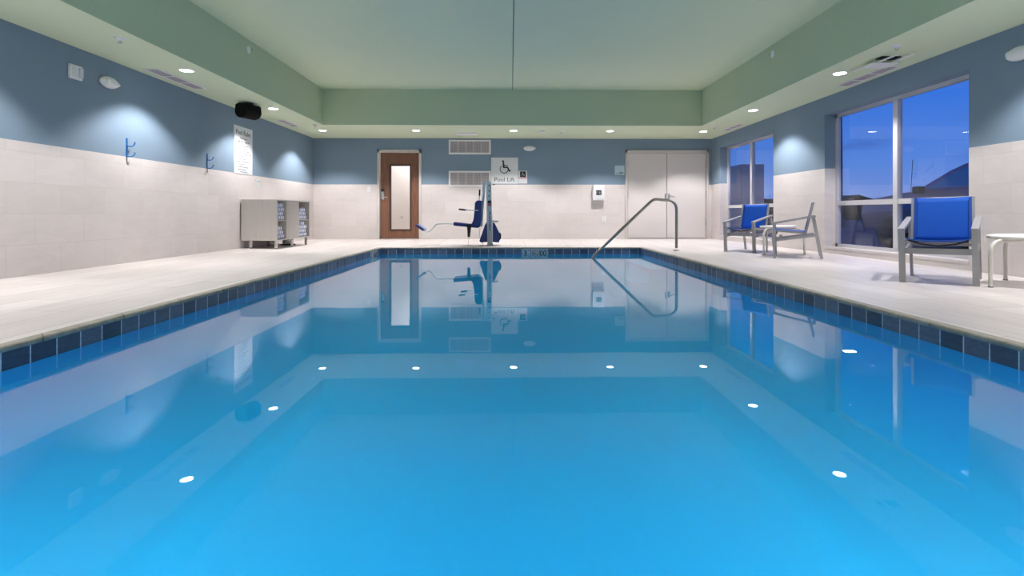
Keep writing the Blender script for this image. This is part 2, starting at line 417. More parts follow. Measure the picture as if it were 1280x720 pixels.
W1 = (10.0, 12.57, .10, 2.205)     # far window opening (y0, y1, z0, z1)
W2 = (5.70, 8.35, .10, 2.205)      # near window opening
WD = (-3.25, -2.255, 0, 2.165); WDD = (2.89, 4.915, 0, 2.165)
wall('wall_left', 'x', XL, -.2, YN-.2, YB+.2, 3.45, [])
wall('wall_right', 'x', XR, .25, YN-.2, YB+.2, 3.45, [W1, W2])
wall('wall_back', 'y', YB, .2, XL, XR, 3.45, [WD, WDD])
wall('wall_front', 'y', YN, -.2, XL, XR, 3.45, [])

m = MB()   # deck slopes gently from the walls down to the pool edge
inn = [(PX0-.03, PY0-.03), (PX1+.03, PY0-.03), (PX1+.03, PY1+.03), (PX0-.03, PY1+.03)]; outr = [(XL, YN), (XR, YN), (XR, YB), (XL, YB)]
for i in range(4):
    j = (i+1) % 4
    top = [(*inn[i], COP), (*inn[j], COP), (*outr[j], 0), (*outr[i], 0)]
    bot = [(x, y, -.3) for x, y, z in top]
    m.add(top+bot, [(0,1,2,3), (7,6,5,4), (0,4,5,1), (1,5,6,2), (2,6,7,3), (3,7,4,0)])
struct('floor', m, M['deck'])

m = MB()   # soffit ring with the tray fascia, and the raised tray ceiling
for a, b in (((XL, YN), (TX0, YB)), ((TX1, YN), (XR, YB)), ((TX0, YN), (TX1, TY0)), ((TX0, TY1), (TX1, YB))):
    m.box((*a, SOF), (*b, CEI), 0)
o = struct('ceiling', m, [M['green_paint'], M['fascia_shaded']])
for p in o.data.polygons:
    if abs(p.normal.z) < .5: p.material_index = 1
m = MB().box((XL, YN, CEI), (XR, YB, CEI+.15)); struct('ceiling_tray', m, M['green_paint'])
struct('trim_1', MB().box((.035, TY0, CEI-.004), (.05, TY1, CEI+.01)), M['joint'])

# pool basin with coved edges
m = MB()
cove = .45
prof = [(0, -.18)] + [(0, BOT+cove)] + [(cove-cove*math.cos(R(a)), BOT+cove-cove*math.sin(R(a))) for a in (15, 30, 45, 60, 75, 90)]
rings = []
for d, z in prof:
    x0, x1, y0, y1 = PX0+d, PX1-d, PY0+d, PY1-d
    rings.append([(x0, y0, z), (x1, y0, z), (x1, y1, z), (x0, y1, z)])
vs = [v for r_ in rings for v in r_]
fs = [(i*4+k, i*4+(k+1) % 4, (i+1)*4+(k+1) % 4, (i+1)*4+k) for i in range(len(rings)-1) for k in range(4)]
m.add(vs, fs + [[(len(rings)-1)*4+k for k in range(4)]], 0, True)
e = .3   # outer side of the shell
m.add([(PX0-e, PY0-e, -.3), (PX1+e, PY0-e, -.3), (PX1+e, PY1+e, -.3), (PX0-e, PY1+e, -.3),
       (PX0-e, PY0-e, BOT-e), (PX1+e, PY0-e, BOT-e), (PX1+e, PY1+e, BOT-e), (PX0-e, PY1+e, BOT-e)],
      [(0,1,5,4), (1,2,6,5), (2,3,7,6), (3,0,4,7), (7,6,5,4)])
struct('pool_basin', m, M['plaster'])

def ring_strip(name, prof, mat):
    """profile (d outward from the pool edge, z) swept round the pool edge with mitred corners"""
    m = MB(); n = len(prof)
    vs = []
    for cx, cy, sx, sy in ((PX0, PY0, -1, -1), (PX1, PY0, 1, -1), (PX1, PY1, 1, 1), (PX0, PY1, -1, 1)):
        vs += [(cx+sx*d, cy+sy*d, z) for d, z in prof]
    fs = [(c*n+i, c*n+(i+1) % n, ((c+1) % 4)*n+(i+1) % n, ((c+1) % 4)*n+i) for c in range(4) for i in range(n)]
    m.add(vs, fs)
    return struct(name, m, mat)
ring_strip('trim_2', [(.06, COP+.001)] + [(.0, COP+.001), (-.011, COP-.004), (-.016, COP-.013), (-.014, COP-.023), (-.004, COP-.031), (.06, COP-.031)], M['coping'])
ring_strip('trim_3', [(.03, -.087), (-.002, -.087), (-.002, -.184), (.03, -.184)], M['waterline'])
ring_strip('trim_4', [(.03, -.184), (-.002, -.184), (-.002, -.30), (.03, -.30)], M['plaster'])

# entry steps in the far right corner, with dark nosing tiles
m = MB()
for i, (x, z) in enumerate(((2.3, -.30), (2.0, -.52), (1.7, -.76))):
    m.box((x, 8.7, BOT), (PX1-.012, PY1-.012, z), 0); m.box((x-.006, 8.7, z-.05), (x+.06, PY1-.012, z+.004), 1)
struct('pool_steps', m, [M['plaster'], M['step_nose']])

w = MB()
x0, x1, y0, y1 = PX0+.004, PX1-.004, PY0+.004, PY1-.004
w.box((PX0-.02, PY0-.02, BOT-.05), (PX1+.02, PY1+.02, WAT))
wo = w.build('pool_water', [M['water']])
tag(wo, 'still bright blue water filling the swimming pool', 'water', kind='stuff')

# extra underwater lamps, unseen, added at the near end to brighten the water
for x, w_ in ((-1.3, 'left'), (1.3, 'right')):
    c = thing('added_pool_light', f'round underwater light added unseen in the near end wall of the pool, {w_} of two', 'added pool light', (x, PY0+.012, -.62), group='added underwater lights')
    MB().lathe([(.14, -.01), (.14, .02), (.115, .03), (.115, .012)], 28, axis='Y').build('bezel', M['chrome'], c)
    MB().lathe([(.115, .012), (.1, .028), (.001, .034)], 28, axis='Y').build('lens', emissive('added_light_lens', (.85, .95, 1, 1), 8.), c)
    la = bpy.data.lights.new('lamp', 'SPOT'); la.energy = 52; la.spot_size = R(165); la.spot_blend = .6; la.shadow_soft_size = .1; la.color = (.85, .95, 1)
    lo = bpy.data.objects.new('lamp', la); COL.objects.link(lo); lo.parent = c; lo.location = (0, .06, 0); lo.rotation_euler = (R(90), 0, 0)

# ------------------------------------------------------------------ windows
def window(name, y0, y1, z0, z1):
    xf = XR+.17
    m = MB(); d = .06; f = .05
    ym = (y0+y1)/2; zt = .79
    m.box((xf, y0, z0), (xf+d, y0+f, z1)); m.box((xf, y1-f, z0), (xf+d, y1, z1))
    m.box((xf, y0, z1-f), (xf+d, y1, z1)); m.box((xf, y0, z0), (xf+d, y1, z0+f))
    m.box((xf-.012, ym-.04, z0+f), (xf+d, ym+.04, z1-f)); m.box((xf, y0+f, zt-.035), (xf+d, y1-f, zt+.035))
    o = struct(name, m, M['alu'])
    for a, b in ((y0+f, ym-.04), (ym+.04, y1-f)):
        for c, e_ in ((z0+f, zt-.035), (zt+.035, z1-f)):
            MB().box((xf+.025, a, c), (xf+.033, b, e_)).build('glass_pane', M['glass'], o)
    MB().box((XR-.005, y0, z0-.03), (xf+.02, y1, z0+.004)).build('window_sill', M['wall_tile'], o)
    return o
window('window_1', *W1); window('window_2', *W2)

# ------------------------------------------------------------------ wooden door
dr = bpy.data.objects.new('door_1', None); COL.objects.link(dr); dr.location = (-2.745, YB, 0); dr['kind'] = 'structure'
dr['label'] = 'dark walnut door with a tall glass panel in the back wall'; dr['category'] = 'door'
m = MB()
for s in (-1, 1): m.box((s*.485, -.03, 0), (s*.542, .12, 2.207), bev=.006)
m.box((-.542, -.03, 2.13), (.542, .12, 2.207), bev=.006); m.build('door_frame', M['frame_grey'], dr)
gx0, gx1, gz0, gz1 = -.24, .285, .21, 1.835
m = MB(); L = .472
m.box((-L, .02, .012), (gx0, .065, 2.128)); m.box((gx1, .02, .012), (L, .065, 2.128))
m.box((gx0, .02, .012), (gx1, .065, gz0)); m.box((gx0, .02, gz1), (gx1, .065, 2.128)); m.build('door_leaf', M['wood'], dr)
m = MB(); t = .03
m.box((gx0-.01, .008, gz0-.01), (gx0+t, .075, gz1+.01)); m.box((gx1-t, .008, gz0-.01), (gx1+.01, .075, gz1+.01))
m.box((gx0+t, .008, gz0-.01), (gx1-t, .075, gz0+t)); m.box((gx0+t, .008, gz1-t), (gx1-t, .075, gz1+.01))
m.build('glazing_bead', plain('dark_bead', srgb(66, 46, 40), .5), dr)
MB().box((gx0+t, .038, gz0+t), (gx1-t, .046, gz1-t)).build('glass_pane', M['door_glass'], dr)
lk = MB().box((-.445, -.012, .97), (-.365, .02, 1.22), bev=.008).build('lock_plate', M['chrome'], dr)
MB().box((-.447, -.03, 1.17), (-.363, -.008, 1.235), bev=.008).build('card_reader', M['lift_black'], lk)
MB().tube([(-.4, -.01, 1.03), (-.4, -.055, 1.03), (-.385, -.062, 1.03), (-.28, -.062, 1.03)], .011, 10).build('lever', M['chrome'], lk)

# corridor seen through the door glass
hx0, hx1, hy0, hy1, hz = -4.3, -1.2, YB+.2, YB+2.0, 2.5
m = MB()
m.box((hx0, hy1, -.05), (hx1, hy1+.1, hz)); m.box((hx0-.1, hy0, -.05), (hx0, hy1, hz)); m.box((hx1, hy0, -.05), (hx1+.1, hy1, hz))
m.box((hx0, hy0, hz), (hx1, hy1, hz+.1)); m.box((hx0, YB, -.15), (hx1, hy1, 0))
struct('wall_corridor', m, M['hall_paint'])
c = thing('wall_outlet', 'small white outlet plate low on the corridor wall behind the door glass', 'outlet', (-3.1, hy1, .52))
MB().box((-.06, -.012, -.05), (.06, 0, .05), bev=.004).build('cover_plate', M['white'], c)
MB().box((-.02, -.014, -.03), (.02, -.011, .03)).build('socket', M['frame_grey'], c)
c = thing('corridor_light', 'white ceiling light in the corridor behind the wooden door', 'light', (-2.7, YB+1.1, hz))
MB().lathe([(.17, 0), (.17, -.03), (.14, -.05)], 24).build('lens', emissive('corridor_lens', (1, .96, .92, 1), 3.), c)
la = bpy.data.lights.new('lamp', 'POINT'); la.energy = 30; la.shadow_soft_size = .15; la.color = (1, .97, .96)
lo = bpy.data.objects.new('lamp', la); COL.objects.link(lo); lo.parent = c; lo.location = (0, 0, -.25)

# ------------------------------------------------------------------ double door
dd = bpy.data.objects.new('door_2', None); COL.objects.link(dd); dd.location = (3.9, YB, 0); dd['kind'] = 'structure'
dd['label'] = 'pale grey double door beside the right corner'; dd['category'] = 'door'
m = MB()
for s in (-1, 1): m.box((s*.985, -.03, 0), (s*1.045, .12, 2.205), bev=.006)
m.box((-1.045, -.03, 2.13), (1.045, .12, 2.205), bev=.006); m.build('door_frame', M['frame_grey'], dd)
MB().box((-1.04, .1, -.02), (1.04, .19, 2.2)).build('gap_panel', M['dark_gap'], dd)  # dark panel behind the leaves; its colour gives the gaps their shade
for s in (-1, 1):
    lf = MB().box((s*.006, .012, .015), (s*.975, .06, 2.125), bev=.003).build('door_leaf', M['door_paint'], dd)
    for z in (.42, 1.1, 1.86):
        MB().tube([(s*.982, .0, z-.09), (s*.982, .0, z+.09)], .011, 8).build('hinge', M['steel'], lf)
    if s == 1:
        h = MB().box((.03, -.0, .98), (.075, .014, 1.12), bev=.005).build('lock_plate', M['chrome'], lf)
        MB().tube([(.052, .0, 1.06), (.052, -.05, 1.06), (.06, -.06, 1.06), (.12, -.062, 1.05), (.19, -.06, 1.035)], .011, 10).build('lever', M['chrome'], h)
    else:
        MB().box((-.05, .004, .99), (-.02, .014, 1.13), bev=.004).build('strike_plate', M['chrome'], lf)

# ------------------------------------------------------------------ recessed downlights
def downlight(x, y, label, group, src=None):
    if src: return dup(src, (x, y, SOF), label=label, group=group)
    c = thing('recessed_downlight', label, 'ceiling light', (x, y, SOF), group=group)
    MB().lathe([(.098, -.001), (.098, -.005), (.078, -.008), (.078, -.001)], 32).build('trim_ring', M['white'], c)
    MB().lathe([(.078, -.002), (.076, -.0065), (.0005, -.0075)], 32).build('lens', M['lens'], c)
    la = bpy.data.lights.new('lamp', 'SPOT'); la.energy = SPOT_W; la.spot_size = R(118); la.spot_blend = .4; la.shadow_soft_size = .06
    la.color = (1, .965, .96)
    lo = bpy.data.objects.new('lamp', la); COL.objects.link(lo); lo.parent = c; lo.location = (0, 0, -.02)
    return c
SPOT_W = 165
first = None
ORD = {11.87: 'beside the back corner', 9.42: 'second from the back corner', 6.92: 'third from the back corner', 4.42: 'fourth from the back corner', 1.92: 'fifth from the back corner', -.58: 'nearest the front wall'}
for side, x in (('left', -4.2), ('right', 4.36)):
    for y, w_ in ORD.items():
        d = downlight(x, y, f'lit round downlight in the {side} soffit, {w_}', 'downlights round the soffit', first); first = first or d
for x, w_ in ((-2.11, 'above the wooden door'), (.07, 'above the pool lift sign'), (2.24, 'in front of the double door')):
    downlight(x, 11.84, f'lit round downlight in the back soffit {w_}', 'downlights round the soffit', first)
for x, w_ in ((-2.11, 'left'), (.07, 'middle'), (2.24, 'right')):
    downlight(x, -.58, f'lit round downlight in the front soffit, {w_} of three', 'downlights round the soffit', first)

# ------------------------------------------------------------------ ceiling grilles
def soffit_grille(x, y, length, width, n, label):
    c = thing('ceiling_vent', label, 'vent', (x, y, SOF), R(90))
    m = MB(); b = .022; h = length/2; k = width/2
    m.box((-h, -k, -.008), (h, -k+b, 0)); m.box((-h, k-b, -.008), (h, k, 0))
    cell = (length-b)/n
    for i in range(n+1): m.box((-h+i*cell, -k+b, -.008), (-h+i*cell+b, k-b, 0))
    m.build('vent_frame', M['white'], c)
    for i in range(n):
        MB().box((-h+i*cell+b, -k+b, -.005), (-h+(i+1)*cell, k-b, 0)).build('grille', M['grille_z'], c)
soffit_grille(-4.62, 7.4, 1.08, .2, 3, 'long white air vent in the left soffit above the near blue hook')
soffit_grille(-4.58, 10.95, .8, .2, 3, 'long white air vent in the left soffit beyond the black speaker')
soffit_grille(4.83, 7.1, 1.05, .2, 3, 'long white air vent in the right soffit above the near window')
soffit_grille(4.8, 11.3, .85, .18, 3, 'long white air vent in the right soffit above the far window')
soffit_grille(-1.01, 12.3, .3, .3, 1, 'small square vent in the back soffit above the wall grilles') if False else None
c = thing('ceiling_vent', 'plain white flat vent panel in the back soffit above the wall grilles', 'vent', (-1.01, 12.3, SOF))
MB().box((-.24, -.15, -.022), (.24, .15, 0), bev=.006).build('vent_frame', M['white'], c)
MB().box((-.2, -.11, -.026), (.2, .11, -.018), bev=.003).build('damper_plate', M['white'], c)

# ------------------------------------------------------------------ sprinklers and detectors
def sprinkler(loc, rot, label, src=None):
    if src: return dup(src, loc, rot=rot, label=label, group='fire sprinklers')
    c = thing('fire_sprinkler', label, 'sprinkler', loc, group='fire sprinklers', rot=rot)
    MB().lathe([(.056, 0), (.056, -.004), (.03, -.01), (.014, -.018), (.012, -.028)], 18).build('escutcheon', M['white'], c)
    m = MB()
    for s in (-1, 1): m.tube([(s*.010, 0, -.026), (s*.012, 0, -.036), (s*.003, 0, -.046)], .003, 6)
    m.build('frame_arm', M['chrome'], c)
    MB().lathe([(.02, -.046), (.021, -.048), (.004, -.05)], 14).build('deflector', M['chrome'], c)
    return c
sp1 = sprinkler((-4.144, 5.675, SOF), (0, 0, 0), 'small fire sprinkler in the left soffit nearest the viewer')
sprinkler((4.277, 5.776, SOF), (0, 0, 0), 'small fire sprinkler in the right soffit beside the white bracket', sp1)
sprinkler((TX0, 7.998, 3.086), (0, R(-90), 0), 'small sidewall sprinkler high on the left tray fascia', sp1)
sprinkler((TX1, 8.085, 3.086), (0, R(90), 0), 'small sidewall sprinkler high on the right tray fascia', sp1)
sprinkler((1.155, 11.9, SOF), (0, 0, 0), 'small fire sprinkler in the back soffit right of the smoke detector', sp1)
sprinkler((4.35, 11.2, SOF), (0, 0, 0), 'small fire sprinkler in the far end of the right soffit', sp1)
sprinkler((-4.1, 11.15, SOF), (0, 0, 0), 'small fire sprinkler in the far end of the left soffit', sp1)
c = thing('smoke_detector', 'small round white detector in the back soffit beside the middle downlight', 'detector', (.718, 11.85, SOF))
MB().lathe([(.06, 0), (.06, -.02), (.052, -.032), (.03, -.042), (.001, -.043)], 24).build('housing', M['white'], c)
MB().lathe([(.064, 0), (.064, -.008), (.06, -.01)], 24).build('base_ring', M['white'], c)

# ------------------------------------------------------------------ ceiling bracket (right soffit)
c = thing('ceiling_bracket', 'white metal plate with strap arms hanging from the right soffit', 'bracket', (4.5, 6.36, SOF))
MB().box((-.155, -.12, -.058), (.155, .12, -.05), bev=.003).build('plate', M['white'], c)
for x, y0_, y1_ in ((-.09, -.42, -.1), (.09, -.42, -.1), (-.13, .1, .32), (.02, .1, .2)):
    MB().bar((x, y0_, -.045), (x, y1_, -.045), .03, .012).build('arm', M['white'], c)
MB().box((-.05, -.05, -.05), (.05, .05, 0)).build('mount', M['white'], c)
MB().box((-.12, -.2, -.014), (.12, -.09, 0), bev=.004).build('black_slab', M['lift_black'], c)  # flat black slab against the soffit at the plate's near edge

# ------------------------------------------------------------------ speaker
c = thing('wall_speaker', 'black loudspeaker hung under the left soffit above the pool rules sign', 'speaker', (-4.4, 8.95, SOF), R(70))
P_ = [(-.17, -.02), (-.17, -.2), (-.12, -.3), (0, -.34), (.12, -.3), (.17, -.2), (.17, -.02), (.1, .03), (-.1, .03)]
def sp_fn(u, v, t): return (t, u, v-.03)
m = MB(); pol = [(-.115, -.03)] + arc(0, -.12, .135, 195, 345, 12) + [(.115, -.03), (.06, -.012), (-.06, -.012)]
m.prism(pol, lambda u, v, t: (t, u, v-.015), -.16, .13, sm=True)
m.build('cabinet', M['speaker'], c)
m = MB(); pol2 = [(x*.9, (y+.12)*.9-.12) for x, y in pol]
m.prism(pol2, lambda u, v, t: (t, u, v-.015), .13, .16, sm=True); m.build('grille', M['speaker'], c)
MB().box((-.06, -.04, -.03), (.06, .04, 0)).build('mount', M['lift_black'], c)

# ------------------------------------------------------------------ left wall things
c = thing('strobe_alarm', 'white rectangular alarm strobe high on the left blue wall', 'alarm', (ML, 5.966, 2.2), LEFT)
MB().box((-.085, -.03, -.08), (.085, 0, .08), bev=.008).build('housing', M['white'], c)
MB().box((.02, -.055, -.055), (.07, -.028, .055), bev=.008).build('strobe_lens', M['clear_lens'], c)
MB().box((-.066, -.034, -.055), (.002, -.029, .055), bev=.003).build('sounder_cover', M['sign_white'], c)

def oval_light(loc, rotz, label, src=None):
    if src: return dup(src, loc, rotz, label, 'oval wall lights')
    c = thing('emergency_light', label, 'wall light', loc, rotz, group='oval wall lights')
    MB().lathe([(.13, 0), (.142, -.015), (.135, -.04), (.1, -.065), (.05, -.075), (.001, -.077)], 32, axis='Y', sy=.5).build('housing', M['white'], c)
    MB().lathe([(.03, -.06), (.032, -.075), (.02, -.082), (.001, -.083)], 16, axis='Y', org=(-.07, 0, .005)).build('lamp_head', M['white'], c)
    MB().lathe([(.022, -.02), (.022, -.04), (.001, -.045)], 12, axis='Y', org=(.14, 0, 0)).build('sensor_tip', M['white'], c)
    return c
ov = oval_light((ML, 6.45, 2.205), LEFT, 'white oval wall light on the left blue wall beside the alarm strobe')
oval_light((.466, MBK, 2.243), BACK, 'white oval wall light on the back wall above the pool lift sign', ov)
oval_light((MR_, 5.1, 2.2), RIGHT, 'white oval wall light on the right wall at the picture edge', ov)

def hook(y, z, label, src=None):
    if src: return dup(src, (ML, y, z), LEFT, label, 'blue towel hooks')
    c = thing('towel_hook', label, 'hook', (ML, y, z), LEFT, group='blue towel hooks')
    MB().box((-.014, -.012, -.12), (.014, 0, .12), bev=.004).build('back_plate', M['blue_hook'], c)
    for zz in (.055, -.075):
        MB().tube([(0, -.008, zz-.03), (.0, -.03, zz-.04), (.02, -.055, zz-.036), (.045, -.07, zz-.012), (.05, -.072, zz+.02)], [.007]*4+[.009], 8).build('prong', M['blue_hook'], c)
    MB().tube([(0, -.006, -.12), (0, -.01, -.19)], .004, 6).build('screw_rod', M['chrome'], c)
    return c
h1 = hook(6.77, 1.46, 'blue double hook on the left wall in the bright light patch')
hook(8.545, 1.465, 'blue double hook on the left wall nearer the pool rules sign', h1)

c = thing('pool_rules_sign', 'tall white pool rules sign on the left wall above the cabinet', 'sign', (ML, 9.683, 1.77), LEFT)
MB().box((-.33, -.012, -.428), (.33, 0, .424), bev=.003).build('sign_board', M['sign_white'], c)
text_line('Pool Rules', .125, 'lettering', M['black'], c, (0, -.0128, .31))
text_line('Pool Hours', .055, 'lettering', M['grey_print'], c, (0, -.0128, .21))
text_line('6:00 AM - 11:00 PM', .052, 'lettering', M['grey_print'], c, (0, -.0128, .148))
rnd = random.Random(3)
for i, L_ in enumerate((.36, .3, .42, .46, .24, .3, .38, .24, .36, .3)):   # illegible small print
    x = -.2; z = .08-i*.048; m = MB()
    while x < -.2+L_:
        ww = rnd.uniform(.025, .07); m.box((x, -.0132, z-.006), (min(x+ww, -.2+L_), -.0118, z+.006)); x += ww+.014
    m.build('small_print', M['grey_print'], c)
MB().box((-.12, -.0132, -.396), (.14, -.0118, -.386)).build('small_print', M['grey_print'], c)

c = thing('robe_hook_label', 'tiny white hook plate on the tile above the cabinet', 'hook', (ML, 10.23, 1.215), LEFT)
MB().box((-.075, -.008, .02), (.075, 0, .07), bev=.003).build('plate', M['sign_white'], c)
MB().box((-.05, -.008, -.065), (.05, 0, .02), bev=.003).build('tab', M['sign_white'], c)
for s in (-1, 1): MB().tube([(s*.03, -.006, .04), (s*.03, -.03, .02), (s*.03, -.045, .03)], .005, 6).build('prong', M['chrome'], c)

# ------------------------------------------------------------------ towel cabinet
cz = -.012
c = thing('towel_cabinet', 'grey laminate towel cabinet with open bays on metal legs along the left wall', 'cabinet', (0, 0, cz))
cx0, cx1, cy0, cy1, z0, z1 = -4.835, -4.19, 9.56, 11.09, .15, .892
t = .022
def part(name, a, b, mat=M['laminate'], bev=.002): return MB().box(a, b, bev=bev).build(name, mat, c)
part('side_panel', (cx0, cy0, z0), (cx1, cy0+t, z1)); part('side_panel', (cx0, cy1-t, z0), (cx1, cy1, z1))
part('top_panel', (cx0, cy0+t, z1-t), (cx1, cy1-t, z1)); part('bottom_panel', (cx0, cy0+t, z0), (cx1, cy1-t, z0+t))
part('back_panel', (cx0, cy0+t, z0+t), (cx0+.01, cy1-t, z1-t), M['dark_inside'])
B1 = (cy0+t, 9.95); B2 = (10.55, cy1-t); zs_ = .51
part('divider', (cx0+.01, B1[1], z0+t), (cx1-.004, B1[1]+t, z1-t)); part('divider', (cx0+.01, B2[0]-t, z0+t), (cx1-.004, B2[0], z1-t))
part('door_panel', (cx1-.022, B1[1]+t+.002, z0+t+.002), (cx1-.002, B2[0]-t-.002, z1-t-.002))
for b in (B1, B2): part('shelf', (cx0+.012, b[0], zs_-.01), (cx1-.02, b[1], zs_+.01))
for x in (cx0+.14, cx1-.05):
    for y in (cy0+.07, (cy0+cy1)/2, cy1-.07):
        zf = deck_z(x, y)-cz
        m = MB().box((x-.02, y-.02, zf+.012), (x+.02, y+.02, z0)); lg = m.build('leg', M['chrome'], c)
        MB().lathe([(.02, zf), (.02, zf+.01), (.008, zf+.013)], 12, org=(x, y, 0)).build('foot', M['lift_black'], lg)

tw = None
def towel(y, z, label, group):
    global tw
    if tw is None:
        m = MB(); r = .043
        prof = [(.001, .31), (r*.45, .312), (r*.5, .306), (r*.55, .312), (r*.92, .31), (r, .3), (r, .0)]
        m.lathe([(rr, h-.31) for rr, h in prof], 18, axis='X')
        tw = m.build('rolled_towel', M['towel']); o = tw
    else:
        o = tw.copy(); COL.objects.link(o)
    o.location = (cx1-.035, y, z); o.rotation_euler = (random.uniform(0, 6.28), 0, 0)
    return tag(o, label, 'towel', group)
def pile(b, zb, rows, where):
    r = .043
    for k, n in enumerate(rows):
        yc = (b[0]+b[1])/2 - .01
        for i in range(n):
            towel(yc+(i-(n-1)/2)*2*r*1.005, zb+r+k*2*r*.9 if False else zb+r+k*r*1.745, f'rolled striped towel {where} of the grey cabinet', f'rolled towels {where}')
zl = z0+t+cz; zu = zs_+.01+cz
pile(B1, zu, (4, 3, 4, 3), 'on the upper shelf of the near bay'); pile(B1, zl, (4, 3, 2), 'in the bottom of the near bay')
pile(B2, zu, (5, 4, 3), 'on the upper shelf of the far bay'); pile(B2, zl, (5, 4, 5, 2), 'in the bottom of the far bay')

# low canister standing under the cabinet
fz = deck_z(-4.5, 10.75)
c = thing('floor_canister', 'white canister on a round black base on the floor under the cabinet', 'canister', (-4.5, 10.75, fz))
MB().lathe([(.14, 0), (.15, .012), (.13, .024), (.05, .028)], 24).build('base', M['lift_black'], c)
MB().lathe([(.065, .026), (.065, .11), (.06, .118), (.001, .12)], 20).build('body', M['white'], c)

# ------------------------------------------------------------------ back wall things
def wall_grille(x0, x1, z0, z1, label):
    c = thing('wall_vent', label, 'vent', ((x0+x1)/2, MBK, (z0+z1)/2), BACK, 'wide wall grilles')
    h, k, b = (x1-x0)/2, (z1-z0)/2, .04
    m = MB(); m.box((-h, -.025, -k), (h, 0, -k+b)); m.box((-h, -.025, k-b), (h, 0, k)); m.box((-h, -.025, -k+b), (-h+b, 0, k-b)); m.box((h-b, -.025, -k+b), (h, 0, k-b))
    m.build('vent_frame', M['white'], c)
    MB().box((-h+b, -.01, -k+b), (h-b, 0, k-b)).build('grille', M['grille_y'], c)
    m = MB()
    for i in range(1, 5): m.box((-h+b+(2*h-2*b)*i/5-.004, -.016, -k+b), (-h+b+(2*h-2*b)*i/5+.004, -.009, k-b))
    m.build('mullion', M['white'], c)
wall_grille(-1.526, -.487, 2.093, 2.45, 'upper wide white grille on the back wall, just under the soffit')
wall_grille(-1.526, -.487, 1.295, 1.681, 'lower wide white grille on the back wall, behind the lift mast')

def symbol(c, s, y, mat, org=(0, 0)):
    """wheelchair user symbol, about 1 unit tall times s, in local x-z"""
    ox, oz = org; fn = lambda u, v, t: (ox+u*s, t, oz+v*s); m = MB(); t0, t1 = y-.0012, y+.0004
    m.prism(arc(-.1, .43, .075, 0, 360, 20)[:-1], fn, t0, t1)
    def stroke(pts, w):
        for (a, b), (c_, d) in zip(pts, pts[1:]):
            L_ = math.hypot(c_-a, d-b); nx, ny = -(d-b)/L_*w/2, (c_-a)/L_*w/2
            m.prism([(a-nx, b-ny), (c_-nx, d-ny), (c_+nx, d+ny), (a+nx, b+ny)], fn, t0, t1)
        for (a, b) in pts: m.prism(arc(a, b, w/2, 0, 360, 12)[:-1], fn, t0, t1)
    stroke([(-.08, .3), (-.06, .02)], .12); stroke([(-.06, .02), (.2, .02), (.34, -.24)], .1); stroke([(.34, -.24), (.42, -.2)], .06); stroke([(-.05, .16), (.18, .16)], .05)
    stroke(arc(-.03, -.1, .28, 132, 345, 26), .05)
    m.build('wheelchair_symbol', mat, c)
c = thing('pool_lift_sign', 'large white pool lift sign with a wheelchair symbol on the back wall', 'sign', (-.145, MBK, 1.69), BACK)
MB().box((-.333, -.012, -.325), (.333, 0, .325), bev=.003).build('sign_board', M['sign_white'], c)
symbol(c, .36, -.0125, M['black'], (-.0, .075)); text_line('Pool Lift', .15, 'lettering', M['black'], c, (0, -.0126, -.225))
c = thing('lift_notice', 'small white notice with a black pictogram right of the pool lift sign', 'sign', (.307, MBK, 1.53), BACK)
MB().box((-.11, -.01, -.16), (.11, 0, .16), bev=.003).build('sign_board', M['sign_white'], c)
MB().box((-.07, -.0112, .0), (.07, -.0095, .14)).build('pictogram_panel', M['black'], c)
symbol(c, .11, -.0122, M['sign_white'], (.0, .068))
m = MB().box((-.1, -.0112, -.03), (.1, -.0095, -.012)); m.build('red_band', M['red'], c)
c = thing('room_sign', 'small pale square sign left of the double door', 'sign', (2.717, MBK, 1.705), BACK)
MB().box((-.12, -.01, -.115), (.12, 0, .115), bev=.003).build('sign_board', plain('pale_blue_sign', srgb(178, 200, 212), .4), c)
m = MB().box((-.09, -.0112, -.085), (-.02, -.0095, -.07)); m.box((-.01, -.0112, -.085), (.09, -.0095, -.045)); m.build('pictogram', M['towel_label'], c)
c = thing('emergency_phone', 'white emergency phone box on the back wall left of the double door', 'phone', (2.17, MBK, 1.137), BACK)
MB().box((-.14, -.17, -.185), (.14, 0, .185), bev=.012).build('housing', M['white'], c)
MB().box((-.115, -.176, -.165), (.125, -.169, .17), bev=.003).build('door', M['sign_white'], c)
sg = MB().box((-.065, -.1785, -.055), (.065, -.1755, .06)).build('phone_label', M['black'], c)
MB().tube([(-.035, -.1795, -.03), (-.05, -.1795, .0), (-.035, -.1795, .035)], .007, 6).build('handset_symbol', M['sign_white'], sg)
m = MB()
for z in (-.02, .0, .02): m.box((.0, -.1795, z-.004), (.04, -.1784, z+.004))
m.build('wave_symbol', M['sign_white'], sg)
def plate(name, label, cat, x, z, w_, h_, kids):
    c = thing(name, label, cat, (x, MBK, z), BACK); MB().box((-w_/2, -.008, -h_/2), (w_/2, 0, h_/2), bev=.003).build('cover_plate', M['white'], c)
    if kids == 'switch': MB().box((-.012, -.014, -.02), (.012, -.007, .02), bev=.003).build('rocker', M['sign_white'], c)
    else:
        for zz in (.03, -.03): MB().box((-.017, -.010, zz-.017), (.017, -.007, zz+.017), bev=.003).build('socket', M['frame_grey'], c)
plate('light_switch', 'white light switch on the tile left of the wooden door', 'switch', -3.49, 1.228, .085, .13, 'switch')
plate('wall_outlet', 'white outlet plate below the emergency phone box', 'outlet', 2.328, .49, .09, .13, 'outlet')

